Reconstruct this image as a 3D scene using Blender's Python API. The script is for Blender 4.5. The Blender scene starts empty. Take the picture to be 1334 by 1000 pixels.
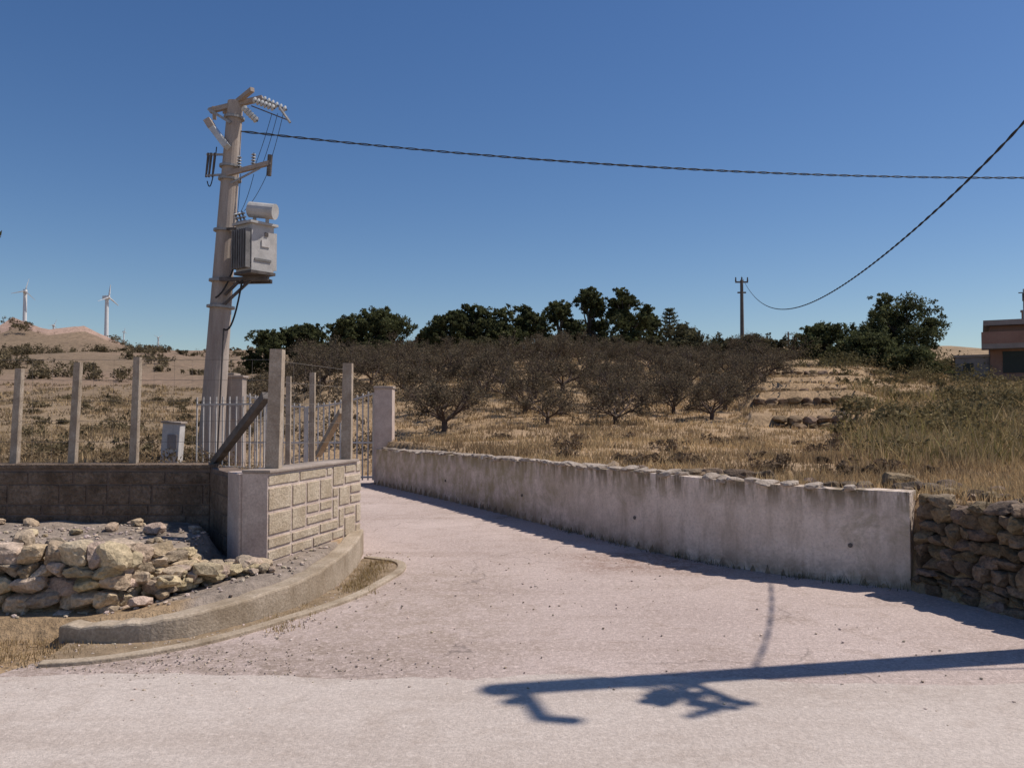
import bpy, bmesh, math, random
import numpy as np
from mathutils import Vector, Matrix, noise, Euler
random.seed(7); rng=np.random.default_rng(7)
F=1100.0; CAMH=1.6
def P(px,py,D): return Vector(((px-667)/F*D, D, CAMH+(540-py)/F*D))
sc=bpy.context.scene
# ---------------------------------------------------------------- materials
def newmat(name):
    m=bpy.data.materials.new(name); m.use_nodes=True
    nt=m.node_tree; b=nt.nodes['Principled BSDF']
    b.inputs['Roughness'].default_value=0.9
    b.inputs['Specular IOR Level'].default_value=0.15
    return m,nt,b
def N(nt,t,**k):
    n=nt.nodes.new(t)
    for a,v in k.items(): setattr(n,a,v)
    return n
def mixc(nt,fac,a,b,blend='MIX'):
    n=N(nt,'ShaderNodeMix',data_type='RGBA',blend_type=blend)
    for s,v in ((0,fac),(6,a),(7,b)):
        if hasattr(v,'links'): nt.links.new(v,n.inputs[s])
        elif s==0: n.inputs[0].default_value=v
        else: n.inputs[s].default_value=(*v,1) if len(v)==3 else v
    return n.outputs[2]
def noi(nt,scale,detail=5,rough=.6,vscale=None,dist=0):
    g=N(nt,'ShaderNodeNewGeometry')
    v=g.outputs['Position']
    if vscale:
        mp=N(nt,'ShaderNodeMapping'); mp.inputs['Scale'].default_value=vscale
        nt.links.new(v,mp.inputs[0]); v=mp.outputs[0]
    n=N(nt,'ShaderNodeTexNoise'); n.inputs['Scale'].default_value=scale
    n.inputs['Detail'].default_value=min(detail,5); n.inputs['Roughness'].default_value=rough
    n.inputs['Distortion'].default_value=dist
    nt.links.new(v,n.inputs['Vector']); return n.outputs[0]
def ramp(nt,src,a,b,va=0,vb=1):
    r=N(nt,'ShaderNodeMapRange'); r.clamp=True
    r.inputs[1].default_value=a; r.inputs[2].default_value=b
    r.inputs[3].default_value=va; r.inputs[4].default_value=vb
    nt.links.new(src,r.inputs[0]); return r.outputs[0]
def mul(nt,a,b):
    m=N(nt,'ShaderNodeMath',operation='MULTIPLY'); nt.links.new(a,m.inputs[0]); nt.links.new(b,m.inputs[1]); return m.outputs[0]
def bump(nt,b,src,strength,dist):
    n=N(nt,'ShaderNodeBump'); n.inputs['Strength'].default_value=strength
    n.inputs['Distance'].default_value=dist
    nt.links.new(src,n.inputs['Height']); nt.links.new(n.outputs[0],b.inputs['Normal'])
def simple(name,c1,c2,scale=6,fine=60,bs=.5,bd=.01,rough=.9,lo=.35,hi=.65,vs=None,metal=0,dirt=.35):
    m,nt,b=newmat(name)
    c=mixc(nt,ramp(nt,noi(nt,scale,5,.65,vs),lo,hi),c1,c2)
    f=noi(nt,fine,3,.6)
    c=mixc(nt,ramp(nt,f,.3,.7,.0,dirt),c,tuple(x*.5 for x in c1))
    nt.links.new(c,b.inputs['Base Color']); 
    if bs: bump(nt,b,f,bs,bd)
    b.inputs['Roughness'].default_value=rough; b.inputs['Metallic'].default_value=metal
    return m
def attrmat(name,scale=3,amt=.35,bs=0,bd=.01,fine=30,transl=0,two=True):
    m,nt,b=newmat(name)
    a=N(nt,'ShaderNodeAttribute',attribute_name='Col')
    n=ramp(nt,noi(nt,scale,4,.7),.3,.7,1-amt,1+amt)
    if two: n=mul(nt,n,ramp(nt,noi(nt,fine,4,.7),.3,.7,1-amt,1+amt))
    cb=N(nt,'ShaderNodeVectorMath',operation='SCALE')
    nt.links.new(a.outputs['Color'],cb.inputs[0]); nt.links.new(n,cb.inputs[3])
    nt.links.new(cb.outputs[0],b.inputs['Base Color'])
    if bs: bump(nt,b,noi(nt,fine,4,.7),bs,bd)
    if transl:
        t=N(nt,'ShaderNodeBsdfTranslucent'); nt.links.new(cb.outputs[0],t.inputs[0])
        ms=N(nt,'ShaderNodeMixShader'); ms.inputs[0].default_value=transl
        o=nt.nodes['Material Output']
        nt.links.new(b.outputs[0],ms.inputs[1]); nt.links.new(t.outputs[0],ms.inputs[2]); nt.links.new(ms.outputs[0],o.inputs[0])
    return m
M={}
M['ground']=attrmat('dry_earth',1.2,.3,.8,.05,14)
M['grass']=attrmat('dry_grass',.8,.15,transl=.3,two=False)
M['leaf']=attrmat('foliage',.8,.2,transl=.28,two=False)
M['bark']=simple('bark',(.10,.085,.075),(.17,.145,.125),4,30)
M['twig']=simple('twig_bark',(.085,.062,.052),(.135,.10,.085),4,30,0)
M['stone']=attrmat('rubble_stone',7,.36,.9,.02,40)
M['conc']=simple('weathered_concrete',(.33,.27,.225),(.46,.385,.33),3,60)
M['kerb']=simple('kerb_concrete',(.32,.25,.175),(.56,.465,.36),2.2,50,.6,.01,dirt=.55)
M['pole']=simple('pole_concrete',(.36,.295,.25),(.48,.415,.36),2,50,.3,.006,vs=(3,3,.5))
M['post']=simple('post_concrete',(.34,.265,.195),(.54,.45,.355),6,60,.6,.008,dirt=.5)
M['galv']=simple('galvanised_steel',(.30,.29,.28),(.42,.41,.40),8,60,.1,.002,rough=.55,metal=.3)
M['wire']=simple('fence_wire',(.16,.14,.125),(.24,.21,.19),8,60,0,.002,rough=.7)
M['rust']=simple('dark_steel',(.08,.07,.065),(.16,.14,.13),8,60,.1,.002,rough=.6)
M['trans']=simple('transformer_paint',(.42,.405,.385),(.56,.54,.515),4,60,.1,.002,rough=.5)
M['fin']=simple('radiator_paint',(.16,.155,.15),(.26,.25,.24),4,60,.1,.002,rough=.5)
M['porc']=simple('porcelain',(.45,.46,.46),(.6,.61,.60),8,60,.05,.001,rough=.2)
M['rubber']=simple('cable_rubber',(.03,.03,.03),(.05,.05,.05),8,60,0,.002,rough=.6)
M['gate']=simple('gate_paint',(.50,.47,.44),(.64,.61,.57),6,60,0,.002,rough=.6)
M['white']=simple('white_box',(.50,.47,.45),(.66,.63,.60),5,60,.1,.002,rough=.6)
M['turb']=simple('turbine_white',(.7,.7,.7),(.8,.8,.8),1,5,.0,.002,rough=.5)
M['wood']=simple('wood_pole',(.16,.13,.11),(.22,.18,.155),3,40)
M['plaster']=simple('house_plaster',(.27,.16,.125),(.35,.22,.175),1,30)
M['grey_pl']=simple('grey_plaster',(.26,.225,.21),(.36,.32,.30),1,30)
M['glass']=simple('dark_window',(.02,.025,.03),(.03,.035,.04),1,10,0,.001,rough=.15)
M['mortar']=simple('pink_mortar',(.52,.41,.35),(.72,.60,.52),4,50,.5,.01,dirt=.5)
M['block']=simple('cream_block',(.44,.35,.245),(.64,.54,.41),3.5,40,.8,.015,dirt=.55)
M['oldblock']=simple('brown_block',(.14,.098,.068),(.33,.245,.18),3,30,.9,.03,dirt=.65)
M['oldmortar']=simple('brown_mortar',(.15,.11,.085),(.24,.18,.145),6,60)
M['tile']=simple('coping_tile',(.33,.265,.21),(.60,.51,.43),9,40,.8,.015,dirt=.6)
M['dirt']=simple('gutter_dirt',(.20,.145,.09),(.36,.27,.18),5,40,.8,.02)
def posmask(nt,x0,x1,xs,y0,y1,ys):
    g=N(nt,'ShaderNodeNewGeometry'); s=N(nt,'ShaderNodeSeparateXYZ'); nt.links.new(g.outputs['Position'],s.inputs[0])
    a=ramp(nt,s.outputs[0],x0-xs,x0); b_=ramp(nt,s.outputs[0],x1,x1+xs,1,0)
    c=ramp(nt,s.outputs[1],y0-ys,y0); d=ramp(nt,s.outputs[1],y1,y1+ys,1,0)
    return mul(nt,mul(nt,a,b_),mul(nt,c,d))
def roadmat(name,c1,c2,dirt,gravel,crack,patch=False):
    m,nt,b=newmat(name)
    big=noi(nt,.55,5,.65); c=mixc(nt,ramp(nt,big,.35,.65),c1,c2)
    mid=noi(nt,2.2,5,.75,dist=.5); c=mixc(nt,ramp(nt,mid,.50,.72,0,.8),c,dirt)
    st=noi(nt,1.0,4,.6,(.25,1.6,1)); c=mixc(nt,ramp(nt,st,.52,.68,0,.45),c,dirt)
    if patch:
        pn=ramp(nt,noi(nt,5,5,.75),.35,.62,0,.8)
        c=mixc(nt,mul(nt,posmask(nt,-3.2,-1.3,1.6,5.1,5.75,.5),pn),c,(.25,.19,.145))
        c=mixc(nt,mul(nt,posmask(nt,-1.2,-.4,.8,6.2,8.5,.9),pn),c,(.36,.28,.22))
        c=mixc(nt,mul(nt,posmask(nt,.9,1.9,.5,8.9,9.6,.5),pn),c,(.24,.14,.10))
    f=noi(nt,55,4,.8); c=mixc(nt,ramp(nt,f,.42,.72,0,gravel),c,tuple(x*.42 for x in c1))
    f2=noi(nt,24,4,.8); c=mixc(nt,ramp(nt,f2,.5,.68,0,gravel*.8),c,tuple(min(1,x*1.3) for x in c2))
    g=N(nt,'ShaderNodeNewGeometry'); v=N(nt,'ShaderNodeTexVoronoi',feature='DISTANCE_TO_EDGE'); v.inputs['Scale'].default_value=.30
    nz=N(nt,'ShaderNodeTexNoise'); nz.inputs['Scale'].default_value=1.7; nz.inputs['Detail'].default_value=6
    ad=N(nt,'ShaderNodeVectorMath',operation='ADD')
    nt.links.new(g.outputs['Position'],nz.inputs[0]); nt.links.new(g.outputs['Position'],ad.inputs[0]); nt.links.new(nz.outputs[1],ad.inputs[1])
    nt.links.new(ad.outputs[0],v.inputs['Vector'])
    c=mixc(nt,mul(nt,ramp(nt,v.outputs['Distance'],.0,.005,crack,0),ramp(nt,noi(nt,.8,3),.42,.6)),c,(.16,.13,.115))
    nt.links.new(c,b.inputs['Base Color']); bump(nt,b,f,.7,.014); return m
M['drive']=roadmat('driveway_concrete',(.475,.378,.335),(.60,.49,.44),(.35,.265,.215),.8,.7,True)
M['road']=roadmat('pale_asphalt',(.515,.435,.38),(.61,.53,.47),(.43,.35,.295),.5,.2)
def wallmat():
    m,nt,b=newmat('stained_plaster')
    c=mixc(nt,ramp(nt,noi(nt,1.3,5,.7),.35,.65),(.64,.515,.42),(.86,.73,.63))
    dr=noi(nt,4,5,.7,(1,1,.22)); c=mixc(nt,ramp(nt,dr,.50,.70,0,.55),c,(.36,.27,.19))
    g=N(nt,'ShaderNodeNewGeometry'); s=N(nt,'ShaderNodeSeparateXYZ'); nt.links.new(g.outputs['Position'],s.inputs[0])
    top=ramp(nt,s.outputs[2],.62,.86,0,1); d2=noi(nt,7,4,.7,(1,1,.22))
    c=mixc(nt,mul(nt,top,ramp(nt,d2,.42,.56,0,.9)),c,(.17,.13,.075))
    mold=noi(nt,1.7,5,.75,dist=.6); c=mixc(nt,ramp(nt,mold,.53,.68,0,.6),c,(.36,.29,.185))
    lich=mul(nt,ramp(nt,s.outputs[1],10.5,13.5,0,1),ramp(nt,noi(nt,3,5,.7),.40,.62,0,.75)); c=mixc(nt,lich,c,(.36,.29,.15))
    bot=ramp(nt,s.outputs[2],.0,.25,1,0)
    c=mixc(nt,mul(nt,bot,ramp(nt,noi(nt,4,4,.7),.35,.6)),c,(.28,.21,.15))
    f=noi(nt,35,4,.7); c=mixc(nt,ramp(nt,f,.45,.7,0,.4),c,(.36,.29,.23))
    nt.links.new(c,b.inputs['Base Color']); bump(nt,b,f,.7,.025); return m
M['wall']=wallmat()
# ---------------------------------------------------------------- mesh builder
def ico(sub):
    bm=bmesh.new(); bmesh.ops.create_icosphere(bm,subdivisions=sub,radius=1)
    v=np.array([x.co[:] for x in bm.verts]); f=[[q.index for q in p.verts] for p in bm.faces]; bm.free(); return v,f
ICO1=ico(1); ICO2=ico(2); ICO3=ico(3)
class MB:
    def __init__(s): s.v=[];s.f=[];s.m=[];s.c=[];s.mats=[]
    def mi(s,k):
        if k not in s.mats: s.mats.append(k)
        return s.mats.index(k)
    def add(s,vs,fs,k,col=(.5,.5,.5)):
        o=len(s.v); s.v.extend([tuple(x) for x in vs]); i=s.mi(k)
        s.f.extend([[q+o for q in f] for f in fs]); s.m.extend([i]*len(fs)); s.c.extend([col]*len(vs))
    def box(s,c,size,k,rot=None,col=(.5,.5,.5),taper=1):
        a,b,h=[x/2 for x in size]; vs=[]
        for z in(-1,1):
            t=taper if z>0 else 1
            for x,y in((-1,-1),(1,-1),(1,1),(-1,1)):
                v=Vector((x*a*t,y*b*t,z*h))
                if rot is not None: v=rot@v
                vs.append(v+Vector(c))
        s.add(vs,[[3,2,1,0],[4,5,6,7],[0,1,5,4],[1,2,6,5],[2,3,7,6],[3,0,4,7]],k,col)
    def beam(s,p1,p2,w,h,k,taper=1):
        p1=Vector(p1);p2=Vector(p2); d=p2-p1
        rot=d.to_track_quat('Z','Y').to_matrix(); s.box((p1+p2)/2,(w,h,d.length),k,rot,taper=taper)
    def cyl(s,p1,p2,r1,r2,k,n=10,caps=True,col=(.5,.5,.5)):
        p1=Vector(p1);p2=Vector(p2); q=(p2-p1).to_track_quat('Z','Y'); vs=[]
        for p,r in((p1,r1),(p2,r2)):
            for i in range(n):
                a=2*math.pi*i/n; vs.append(p+q@Vector((r*math.cos(a),r*math.sin(a),0)))
        fs=[[i,(i+1)%n,n+(i+1)%n,n+i] for i in range(n)]
        if caps: fs+=[list(range(n))[::-1],list(range(n,2*n))]
        s.add(vs,fs,k,col)
    def stone(s,c,size,k='stone',col=(.4,.35,.28),src=None,rz=None):
        V,Fc=src or ICO2
        v=V/((np.abs(V)**5).sum(1)**(1/5))[:,None]
        for _ in range(5 if src is None or src is ICO3 else 3):
            nrm=rng.normal(size=3); nrm/=np.linalg.norm(nrm); dd=rng.uniform(.62,.95)
            t=v@nrm-dd; v=v-np.outer(np.maximum(t,0)*.92,nrm)
        sd=rng.uniform(0,50,3)
        dsp=np.array([noise.noise(Vector(x*2.2+sd)) for x in v])
        v=v*(1+.16*dsp)[:,None]*np.array(size)/2*1.06
        e=rng.uniform(-.18,.18,2); a=rng.uniform(-3,3) if rz is None else rz+rng.uniform(-.12,.12)
        R=np.array(Euler((e[0],e[1],a)).to_matrix())
        s.add((v@R.T)+np.array(c),Fc,k,col)
    def obj(s,name,smooth=False,bevel=0):
        me=bpy.data.meshes.new(name); me.from_pydata(s.v,[],s.f)
        for k in s.mats: me.materials.append(M[k])
        me.polygons.foreach_set('material_index',s.m)
        if smooth: me.polygons.foreach_set('use_smooth',[True]*len(s.f))
        ca=me.color_attributes.new('Col','FLOAT_COLOR','POINT')
        arr=np.ones((len(s.v),4),dtype=np.float32); arr[:,:3]=np.array(s.c); ca.data.foreach_set('color',arr.ravel())
        me.update(); o=bpy.data.objects.new(name,me); sc.collection.objects.link(o)
        if bevel:
            b=o.modifiers.new('bevel','BEVEL'); b.width=bevel; b.segments=2; b.limit_method='ANGLE'
        return o
def fastmesh(name,V,Fa,C,mat,n=3):
    me=bpy.data.meshes.new(name); nv=len(V); nf=len(Fa)
    me.vertices.add(nv); me.vertices.foreach_set('co',np.asarray(V,dtype=np.float32).ravel())
    me.loops.add(nf*n); me.loops.foreach_set('vertex_index',np.asarray(Fa,dtype=np.int32).ravel())
    me.polygons.add(nf); me.polygons.foreach_set('loop_start',np.arange(0,nf*n,n,dtype=np.int32))
    me.update(calc_edges=True)
    ca=me.color_attributes.new('Col','FLOAT_COLOR','POINT')
    a=np.ones((nv,4),dtype=np.float32); a[:,:3]=C; ca.data.foreach_set('color',a.ravel())
    me.materials.append(M[mat]); me.validate()
    return me
def link(name,me,loc=None):
    o=bpy.data.objects.new(name,me); sc.collection.objects.link(o)
    if loc is not None: o.location=loc
    return o
# ---------------------------------------------------------------- terrain
RW=[(-3.15,19.55),(-.93,15.3),(.38,12.57),(1.58,10.06),(2.6,8.59),(3.65,7.8)]
SW=[(3.65,7.8),(4.02,6.64),(5.0,4.0),(7,2.6),(16,2.6)]
KB=[(-3.18,5.97),(-2.69,5.95),(-2.32,6.11),(-2.01,6.57),(-1.74,7.18),(-1.64,7.93),(-1.63,8.89),(-1.72,9.85)]
KT=[.12,.14,.17,.19,.22,.25,.27,.27]
LOW=[(-900,5.97)]+KB+[(-3.2,13),(-6.2,18.6),(-6.4,22),(-3.4,22)]+RW+SW[1:]+[(900,2.6),(900,-900),(-900,-900)]
TER=[(-900,6.5),(-3.15,6.5),(-2.95,7.2),(-2.85,8.2),(-3.3,9.2),(-900,9.2)]
def sdist(x,y,poly):
    d=np.full(x.shape,1e9); ins=np.zeros(x.shape,bool); n=len(poly)
    for i in range(n):
        ax,ay=poly[i];bx,by=poly[(i+1)%n]; ex,ey=bx-ax,by-ay
        t=np.clip(((x-ax)*ex+(y-ay)*ey)/(ex*ex+ey*ey),0,1)
        d=np.minimum(d,np.hypot(x-ax-t*ex,y-ay-t*ey))
        c=((ay>y)!=(by>y)); 
        if ey!=0: ins^=(c&(x<ex*(y-ay)/ey+ax))
    return np.where(ins,-d,d)
def ss(a,b,x):
    t=np.clip((x-a)/(b-a),0,1); return t*t*(3-2*t)
def wob(x,y,s):
    return (np.sin(x*s+1.3*np.sin(y*s*.7))*np.cos(y*s*1.1+.8*np.sin(x*s*1.3+2)))
def ground(x,y):
    x=np.asarray(x,float); y=np.asarray(y,float)
    HR=np.interp(y,[-50,8,12,20,25,35,50,65,90,150,300,900,3000],[.8,.83,.84,1.0,1.35,2.55,4.4,6.1,8.5,11.8,14,20,20])
    HL=np.interp(y,[0,9,20,35,60,100,150,200,300,900,3000],[.45,.45,.5,.95,2.8,7.6,12.8,14,12,20,20])
    u=x/np.maximum(y,1)
    HR=HR+ss(.34,.62,u)*ss(9,22,y)*(1-ss(26,40,y))*.55-ss(.46,.56,u)*ss(34,44,y)*(1-ss(55,75,y))*.55
    mound=7.5*np.exp(-((u+.56)/.10)**2)*np.exp(-((y-200)/45)**2)*(1+.3*np.sin(u*60)+.12*np.sin(u*170+1)) 
    HL=HL+mound
    w=ss(-.36,-.2,u); H=HL*(1-w)+HR*w
    amp=np.clip((y-9)/40,0,1)
    H=H+.04*wob(x,y,1.1)*np.clip((y-7)/6,0,1)+.25*amp*wob(x,y,.23)+np.clip((y-60)/80,0,1)*1.0*wob(x+5,y,.06)+np.clip((y-60)/80,0,1)*.4*wob(x+5,y,.19)
    strip=ss(.26,.29,u)*(1-ss(.40,.46,u))*ss(22,25,y)*(1-ss(60,66,y))
    q=(y-23.5)/4.5; fr=q-np.floor(q); H=H+strip*.55*(1-fr)*(q>0)
    yard=.12+.14*ss(-3.2,-1.9,x)
    ter=1-ss(-.02,.22,sdist(x,y,TER)+.1)
    yz=yard*(1-ter)+(.46+.03*wob(x,y,5))*ter
    front=(1-ss(9.05,9.2,y))*(1-ss(-1.5,-1.3,x))
    H=H*(1-front)+yz*front
    outer=(x>-2.25+(y-7.8)*.2286-.14)&(y<11.3)&(x<-.9)
    H=np.where(outer,np.minimum(H,.24),H)
    wd=.18+np.clip(y-19.7,0,8)*.8
    d=sdist(x,y,LOW); mk=np.clip((d-.02)/wd,0,1); mk=mk*mk*(3-2*mk)
    return -.03+(H+.03)*mk
def gz(x,y): return float(ground(np.array([x]),np.array([y]))[0])
def axis(lo,hi,st,outlo,outhi,g):
    a=list(np.arange(lo,hi+st/2,st)); s=st
    while a[-1]<outhi: s*=g; a.append(a[-1]+s)
    b=[];s=st;c=lo
    while c>outlo: s*=g*1.03; c-=s; b.append(c)
    return np.array(b[::-1]+a)
ax=axis(-11,8,.12,-2500,2500,1.055); ay=axis(4.5,24,.12,-400,3000,1.02)
X,Y=np.meshgrid(ax,ay); Z=ground(X,Y); nx=len(ax);ny=len(ay)
idx=np.arange(nx*ny).reshape(ny,nx)
Fq=np.stack([idx[:-1,:-1],idx[:-1,1:],idx[1:,1:],idx[1:,:-1]],-1).reshape(-1,4)
V=np.stack([X,Y,Z],-1).reshape(-1,3)
x=V[:,0];y=V[:,1];u=x/np.maximum(y,1)
C=np.tile(np.array([.36,.25,.15]),(len(V),1))
left=(1-ss(-.36,-.22,u))[:,None]*(y>9.1)[:,None]
lc=np.array([.31,.22,.14])*(1-ss(35,80,y))[:,None]+np.array([.235,.165,.115])*ss(35,80,y)[:,None]
C=C*(1-left)+lc*left
g2=(ss(.1,.7,wob(x,y,.11)*.5+.5)*np.clip((y-14)/10,0,1)*.35)[:,None]; C=C*(1-g2)+np.array([.17,.135,.08])*g2
front=((y<9.15)&(x<-1.2))[:,None]; C=np.where(front,np.array([.27,.22,.18]),C)
fl=((y<6.45)&(x<-2.4))[:,None]; C=np.where(fl,np.array([.32,.225,.135]),C)
mdf=(ss(165,175,y)*(1-ss(280,300,y))*(1-ss(-.45,-.42,u)))[:,None]; C=C*(1-mdf)+np.array([.37,.255,.20])*mdf
me=fastmesh('ground',V,Fq,C,'ground',4); me.polygons.foreach_set('use_smooth',[True]*len(me.polygons)); link('ground',me)
def sheet(name,poly,z,k):
    b=MB(); b.add([(p[0],p[1],z) for p in poly],[list(range(len(poly)))],k); return b.obj(name)
dp=[(-6.2,3),(-3.3,4.9),(-2.95,5.9)]+KB[1:]+[(-3.2,13),(-6.2,18.6),(-6.4,23),(-3.4,23)]+RW+SW[1:4]+[(60,2.6),(60,-20),(-6.2,-20)]
sheet('driveway',dp[::-1],0.0,'drive')
edge=[(-400,5.2)]+[(xx,5.22+.05*math.sin(xx*2.1)+.07*noise.noise(Vector((xx*2.5,0,0)))+.05*noise.noise(Vector((xx*9,3,0)))-.05*max(0,xx)) for xx in np.arange(-9,6,.05)]+[(7,4.2),(9,2.2),(400,2.2),(400,-60),(-400,-60)]
sheet('main_road',edge[::-1],0.006,'road')
# ---------------------------------------------------------------- walls
def off(poly,d):
    out=[]
    for i,p in enumerate(poly):
        a=Vector(poly[max(i-1,0)]);b=Vector(poly[min(i+1,len(poly)-1)]); t=(b-a).normalized()
        out.append((p[0]-t.y*d,p[1]+t.x*d))
    return out
def smoothpoly(poly,n=6):
    out=[]; Pn=[poly[0]]+list(poly)+[poly[-1]]
    for i in range(1,len(Pn)-2):
        p0,p1,p2,p3=[np.array(q,float) for q in Pn[i-1:i+3]]
        for j in range(n):
            t=j/n; out.append(tuple(.5*((2*p1)+(-p0+p2)*t+(2*p0-5*p1+4*p2-p3)*t*t+(-p0+3*p1-3*p2+p3)*t**3)))
    out.append(tuple(poly[-1])); return out
def stripwall(b,poly,th,zt,zb,k,side=1):
    q=off(poly,th*side); n=len(poly)
    zt=zt if hasattr(zt,'__len__') else [zt]*n
    vs=[]
    for i in range(n):
        vs+=[(poly[i][0],poly[i][1],zb),(poly[i][0],poly[i][1],zt[i]),(q[i][0],q[i][1],zt[i]),(q[i][0],q[i][1],zb)]
    fs=[]
    for i in range(n-1):
        a=4*i;c=a+4
        fs+=[[a,c,c+1,a+1],[a+1,c+1,c+2,a+2],[a+2,c+2,c+3,a+3]]
    fs+=[[0,1,2,3],[4*n-1,4*n-2,4*n-3,4*n-4]]
    b.add(vs,fs,k)
b=MB(); rw=smoothpoly(RW,6); topz=np.interp(np.arange(len(rw))/6,[0,1,2,3,4,5],[.80,.86,.885,.915,.90,.86])
topz=topz+np.array([.012*noise.noise(Vector((i*.8,5,0))) for i in range(len(rw))])
stripwall(b,rw,.24,list(topz),-.1,'wall',1)
cum=[0]
for i in range(1,len(rw)): cum.append(cum[-1]+math.dist(rw[i],rw[i-1]))
s=.45
while s<cum[-1]-.55:
    L=random.uniform(.09,.19); sm=s+L/2
    px=np.interp(sm,cum,[p[0] for p in rw]);py=np.interp(sm,cum,[p[1] for p in rw]);pz=np.interp(sm,cum,topz)
    qx=np.interp(sm+.05,cum,[p[0] for p in rw]);qy=np.interp(sm+.05,cum,[p[1] for p in rw])
    a=math.atan2(qy-py,qx-px); nrm=Vector((-math.sin(a),math.cos(a)))
    if random.random()>.1:
        k=random.uniform(.75,1.15)
        b.stone((px+nrm.x*(.07+random.uniform(-.02,.02)),py+nrm.y*.07,pz+.012),(L*1.05,.22+random.uniform(-.03,.05),random.uniform(.05,.085)),'tile',rz=a)
    s+=L+random.uniform(.02,.12)
d=(Vector(RW[5])-Vector(RW[4])).normalized(); nn=Vector((-d.y,d.x))
c=Vector(RW[5])-d*.24+nn*.12
b.box((c.x,c.y,.39),(.5,.28,1.0),'wall',Matrix.Rotation(math.atan2(d.y,d.x),3,'Z'))
for t_ in (4.1,7.3,10.4,13.2):
    px=np.interp(t_,cum,[p[0] for p in rw]);py=np.interp(t_,cum,[p[1] for p in rw]);qx=np.interp(t_+.1,cum,[p[0] for p in rw]);qy=np.interp(t_+.1,cum,[p[1] for p in rw])
    dd=Vector((qx-px,qy-py,0)).normalized(); n_=Vector((dd.y,-dd.x,0)); p0=Vector((px,py,.36)); b.cyl(p0-n_*.05,p0+n_*.015,.022,.022,'rust',8)
b.obj('retaining_wall',bevel=.006)
b=MB(); b.box((-2.98,19.75,1.1),(.42,.42,2.2),'mortar'); b.box((-2.98,19.75,2.23),(.46,.46,.06),'conc'); b.obj('gate_pillar',bevel=.01)
b=MB(); b.box((-6.62,19.6,1.2),(.42,.42,2.6),'white'); b.box((-6.62,19.6,2.53),(.48,.48,.06),'conc'); b.obj('gate_pillar',bevel=.01)
b=MB()
for x0,x1 in((-6.38,-4.82),(-4.78,-3.22)):
    n=12
    def top(xx):
        t=(xx+6.38)/3.16; return 2.1-.32*math.sin(math.pi*min(max(t,0),1))
    for i in range(n+1):
        xx=x0+(x1-x0)*i/n; r=.035 if i in(0,n) else .018
        b.cyl((xx,19.7,.08),(xx,19.7,top(xx)+(.08 if i not in (0,n) else .0)),r,r,'gate',6)
        if i<n:
            x2=x0+(x1-x0)*(i+1)/n
            b.beam((xx,19.7,top(xx)),(x2,19.7,top(x2)),.05,.04,'gate')
    for z in(.15,.95): b.beam((x0,19.7,z),(x1,19.7,z),.05,.04,'gate')
b.obj('iron_gate')
b=MB()
for i in range(12):
    xx=-6.3+i*.17; yy=16.9
    b.cyl((xx,yy-.12*i,.3),(xx,yy-.12*i,1.95),.016,.016,'gate',6)
for z in(.6,1.8): b.beam((-6.3,16.9,z),(-6.3+11*.17,16.9-.12*11,z),.04,.03,'gate')
b.obj('bar_fence')
def facebox(b,p1,t,nr,a,s0,s1,z0,z1,k,proud,gap):
    if s1-s0-gap<.03: return
    c=p1+t*(s0+s1)/2+nr*(proud/2-.004)
    b.box((c.x,c.y,(z0+z1)/2),(s1-s0-gap,proud+random.uniform(0,.008),z1-z0-gap),k,Matrix.Rotation(a,3,'Z')@Matrix.Rotation(random.uniform(-.012,.012),3,'Y'))
def blockface(b,p1,p2,z0,z1,rows,wmin,wmax,k,proud,gap,nside):
    p1=Vector(p1);p2=Vector(p2); L=(p2-p1).length; t=(p2-p1)/L; nr=Vector((-t.y,t.x))*nside; a=math.atan2(t.y,t.x)
    zs=[z0]; 
    for r in range(rows): zs.append(z0+(z1-z0)*(r+1)/rows+(random.uniform(-.03,.03) if r<rows-1 else 0))
    for r in range(rows):
        s=-random.uniform(0,wmin)
        while s<L:
            w=random.uniform(wmin,wmax); facebox(b,p1,t,nr,a,max(s,0),min(s+w,L),zs[r],zs[r+1],k,proud,gap*random.uniform(.7,1.4)); s+=w
def ashlar(b,p1,p2,z0,z1,nx,nz,k,proud,gap,nside):
    p1=Vector(p1);p2=Vector(p2); L=(p2-p1).length; t=(p2-p1)/L; nr=Vector((-t.y,t.x))*nside; a=math.atan2(t.y,t.x)
    used=np.zeros((nx,nz),bool)
    for j in range(nz):
        for i in range(nx):
            if used[i,j]: continue
            h=random.choice([1,1,2]); w=random.choice([2,3,3,4]) if h==1 else random.choice([2,2,3]); h=min(h,nz-j)
            while w>1 and (i+w>nx or used[i:i+w,j:j+h].any()): w-=1
            if used[i:i+w,j:j+h].any(): h=1
            used[i:i+w,j:j+h]=True
            facebox(b,p1,t,nr,a,L*i/nx,L*(i+w)/nx,z0+(z1-z0)*j/nz,z0+(z1-z0)*(j+h)/nz,k,proud,gap*random.uniform(.8,1.2))
b=MB(); stripwall(b,[(-2.25,7.8),(-1.77,9.9)],.26,1.06,.05,'mortar',1)
ashlar(b,(-2.25,7.8),(-1.77,9.9),.24,1.05,14,7,'block',.014,.036,-1)
b.box((-2.135,8.82,1.075),(.29,2.06,.028),'conc',Matrix.Rotation(-math.atan2(.48,2.1),3,'Z'))
b.obj('block_wall',bevel=.006)
b=MB(); stripwall(b,[(-30,9.0),(-3.2,9.0)],.25,1.03,.0,'oldmortar',1)
blockface(b,(-14,9.0),(-3.2,9.0),.35,1.0,4,.22,.62,'oldblock',.014,.018,-1)
b.box((-16.6,9.125,1.05),(26.8,.29,.045),'oldblock')
b.obj('block_wall',bevel=.008)
b=MB(); stripwall(b,[(-3.2,9.0),(-2.75,8.234)],.24,1.035,.0,'oldmortar',1)
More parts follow.
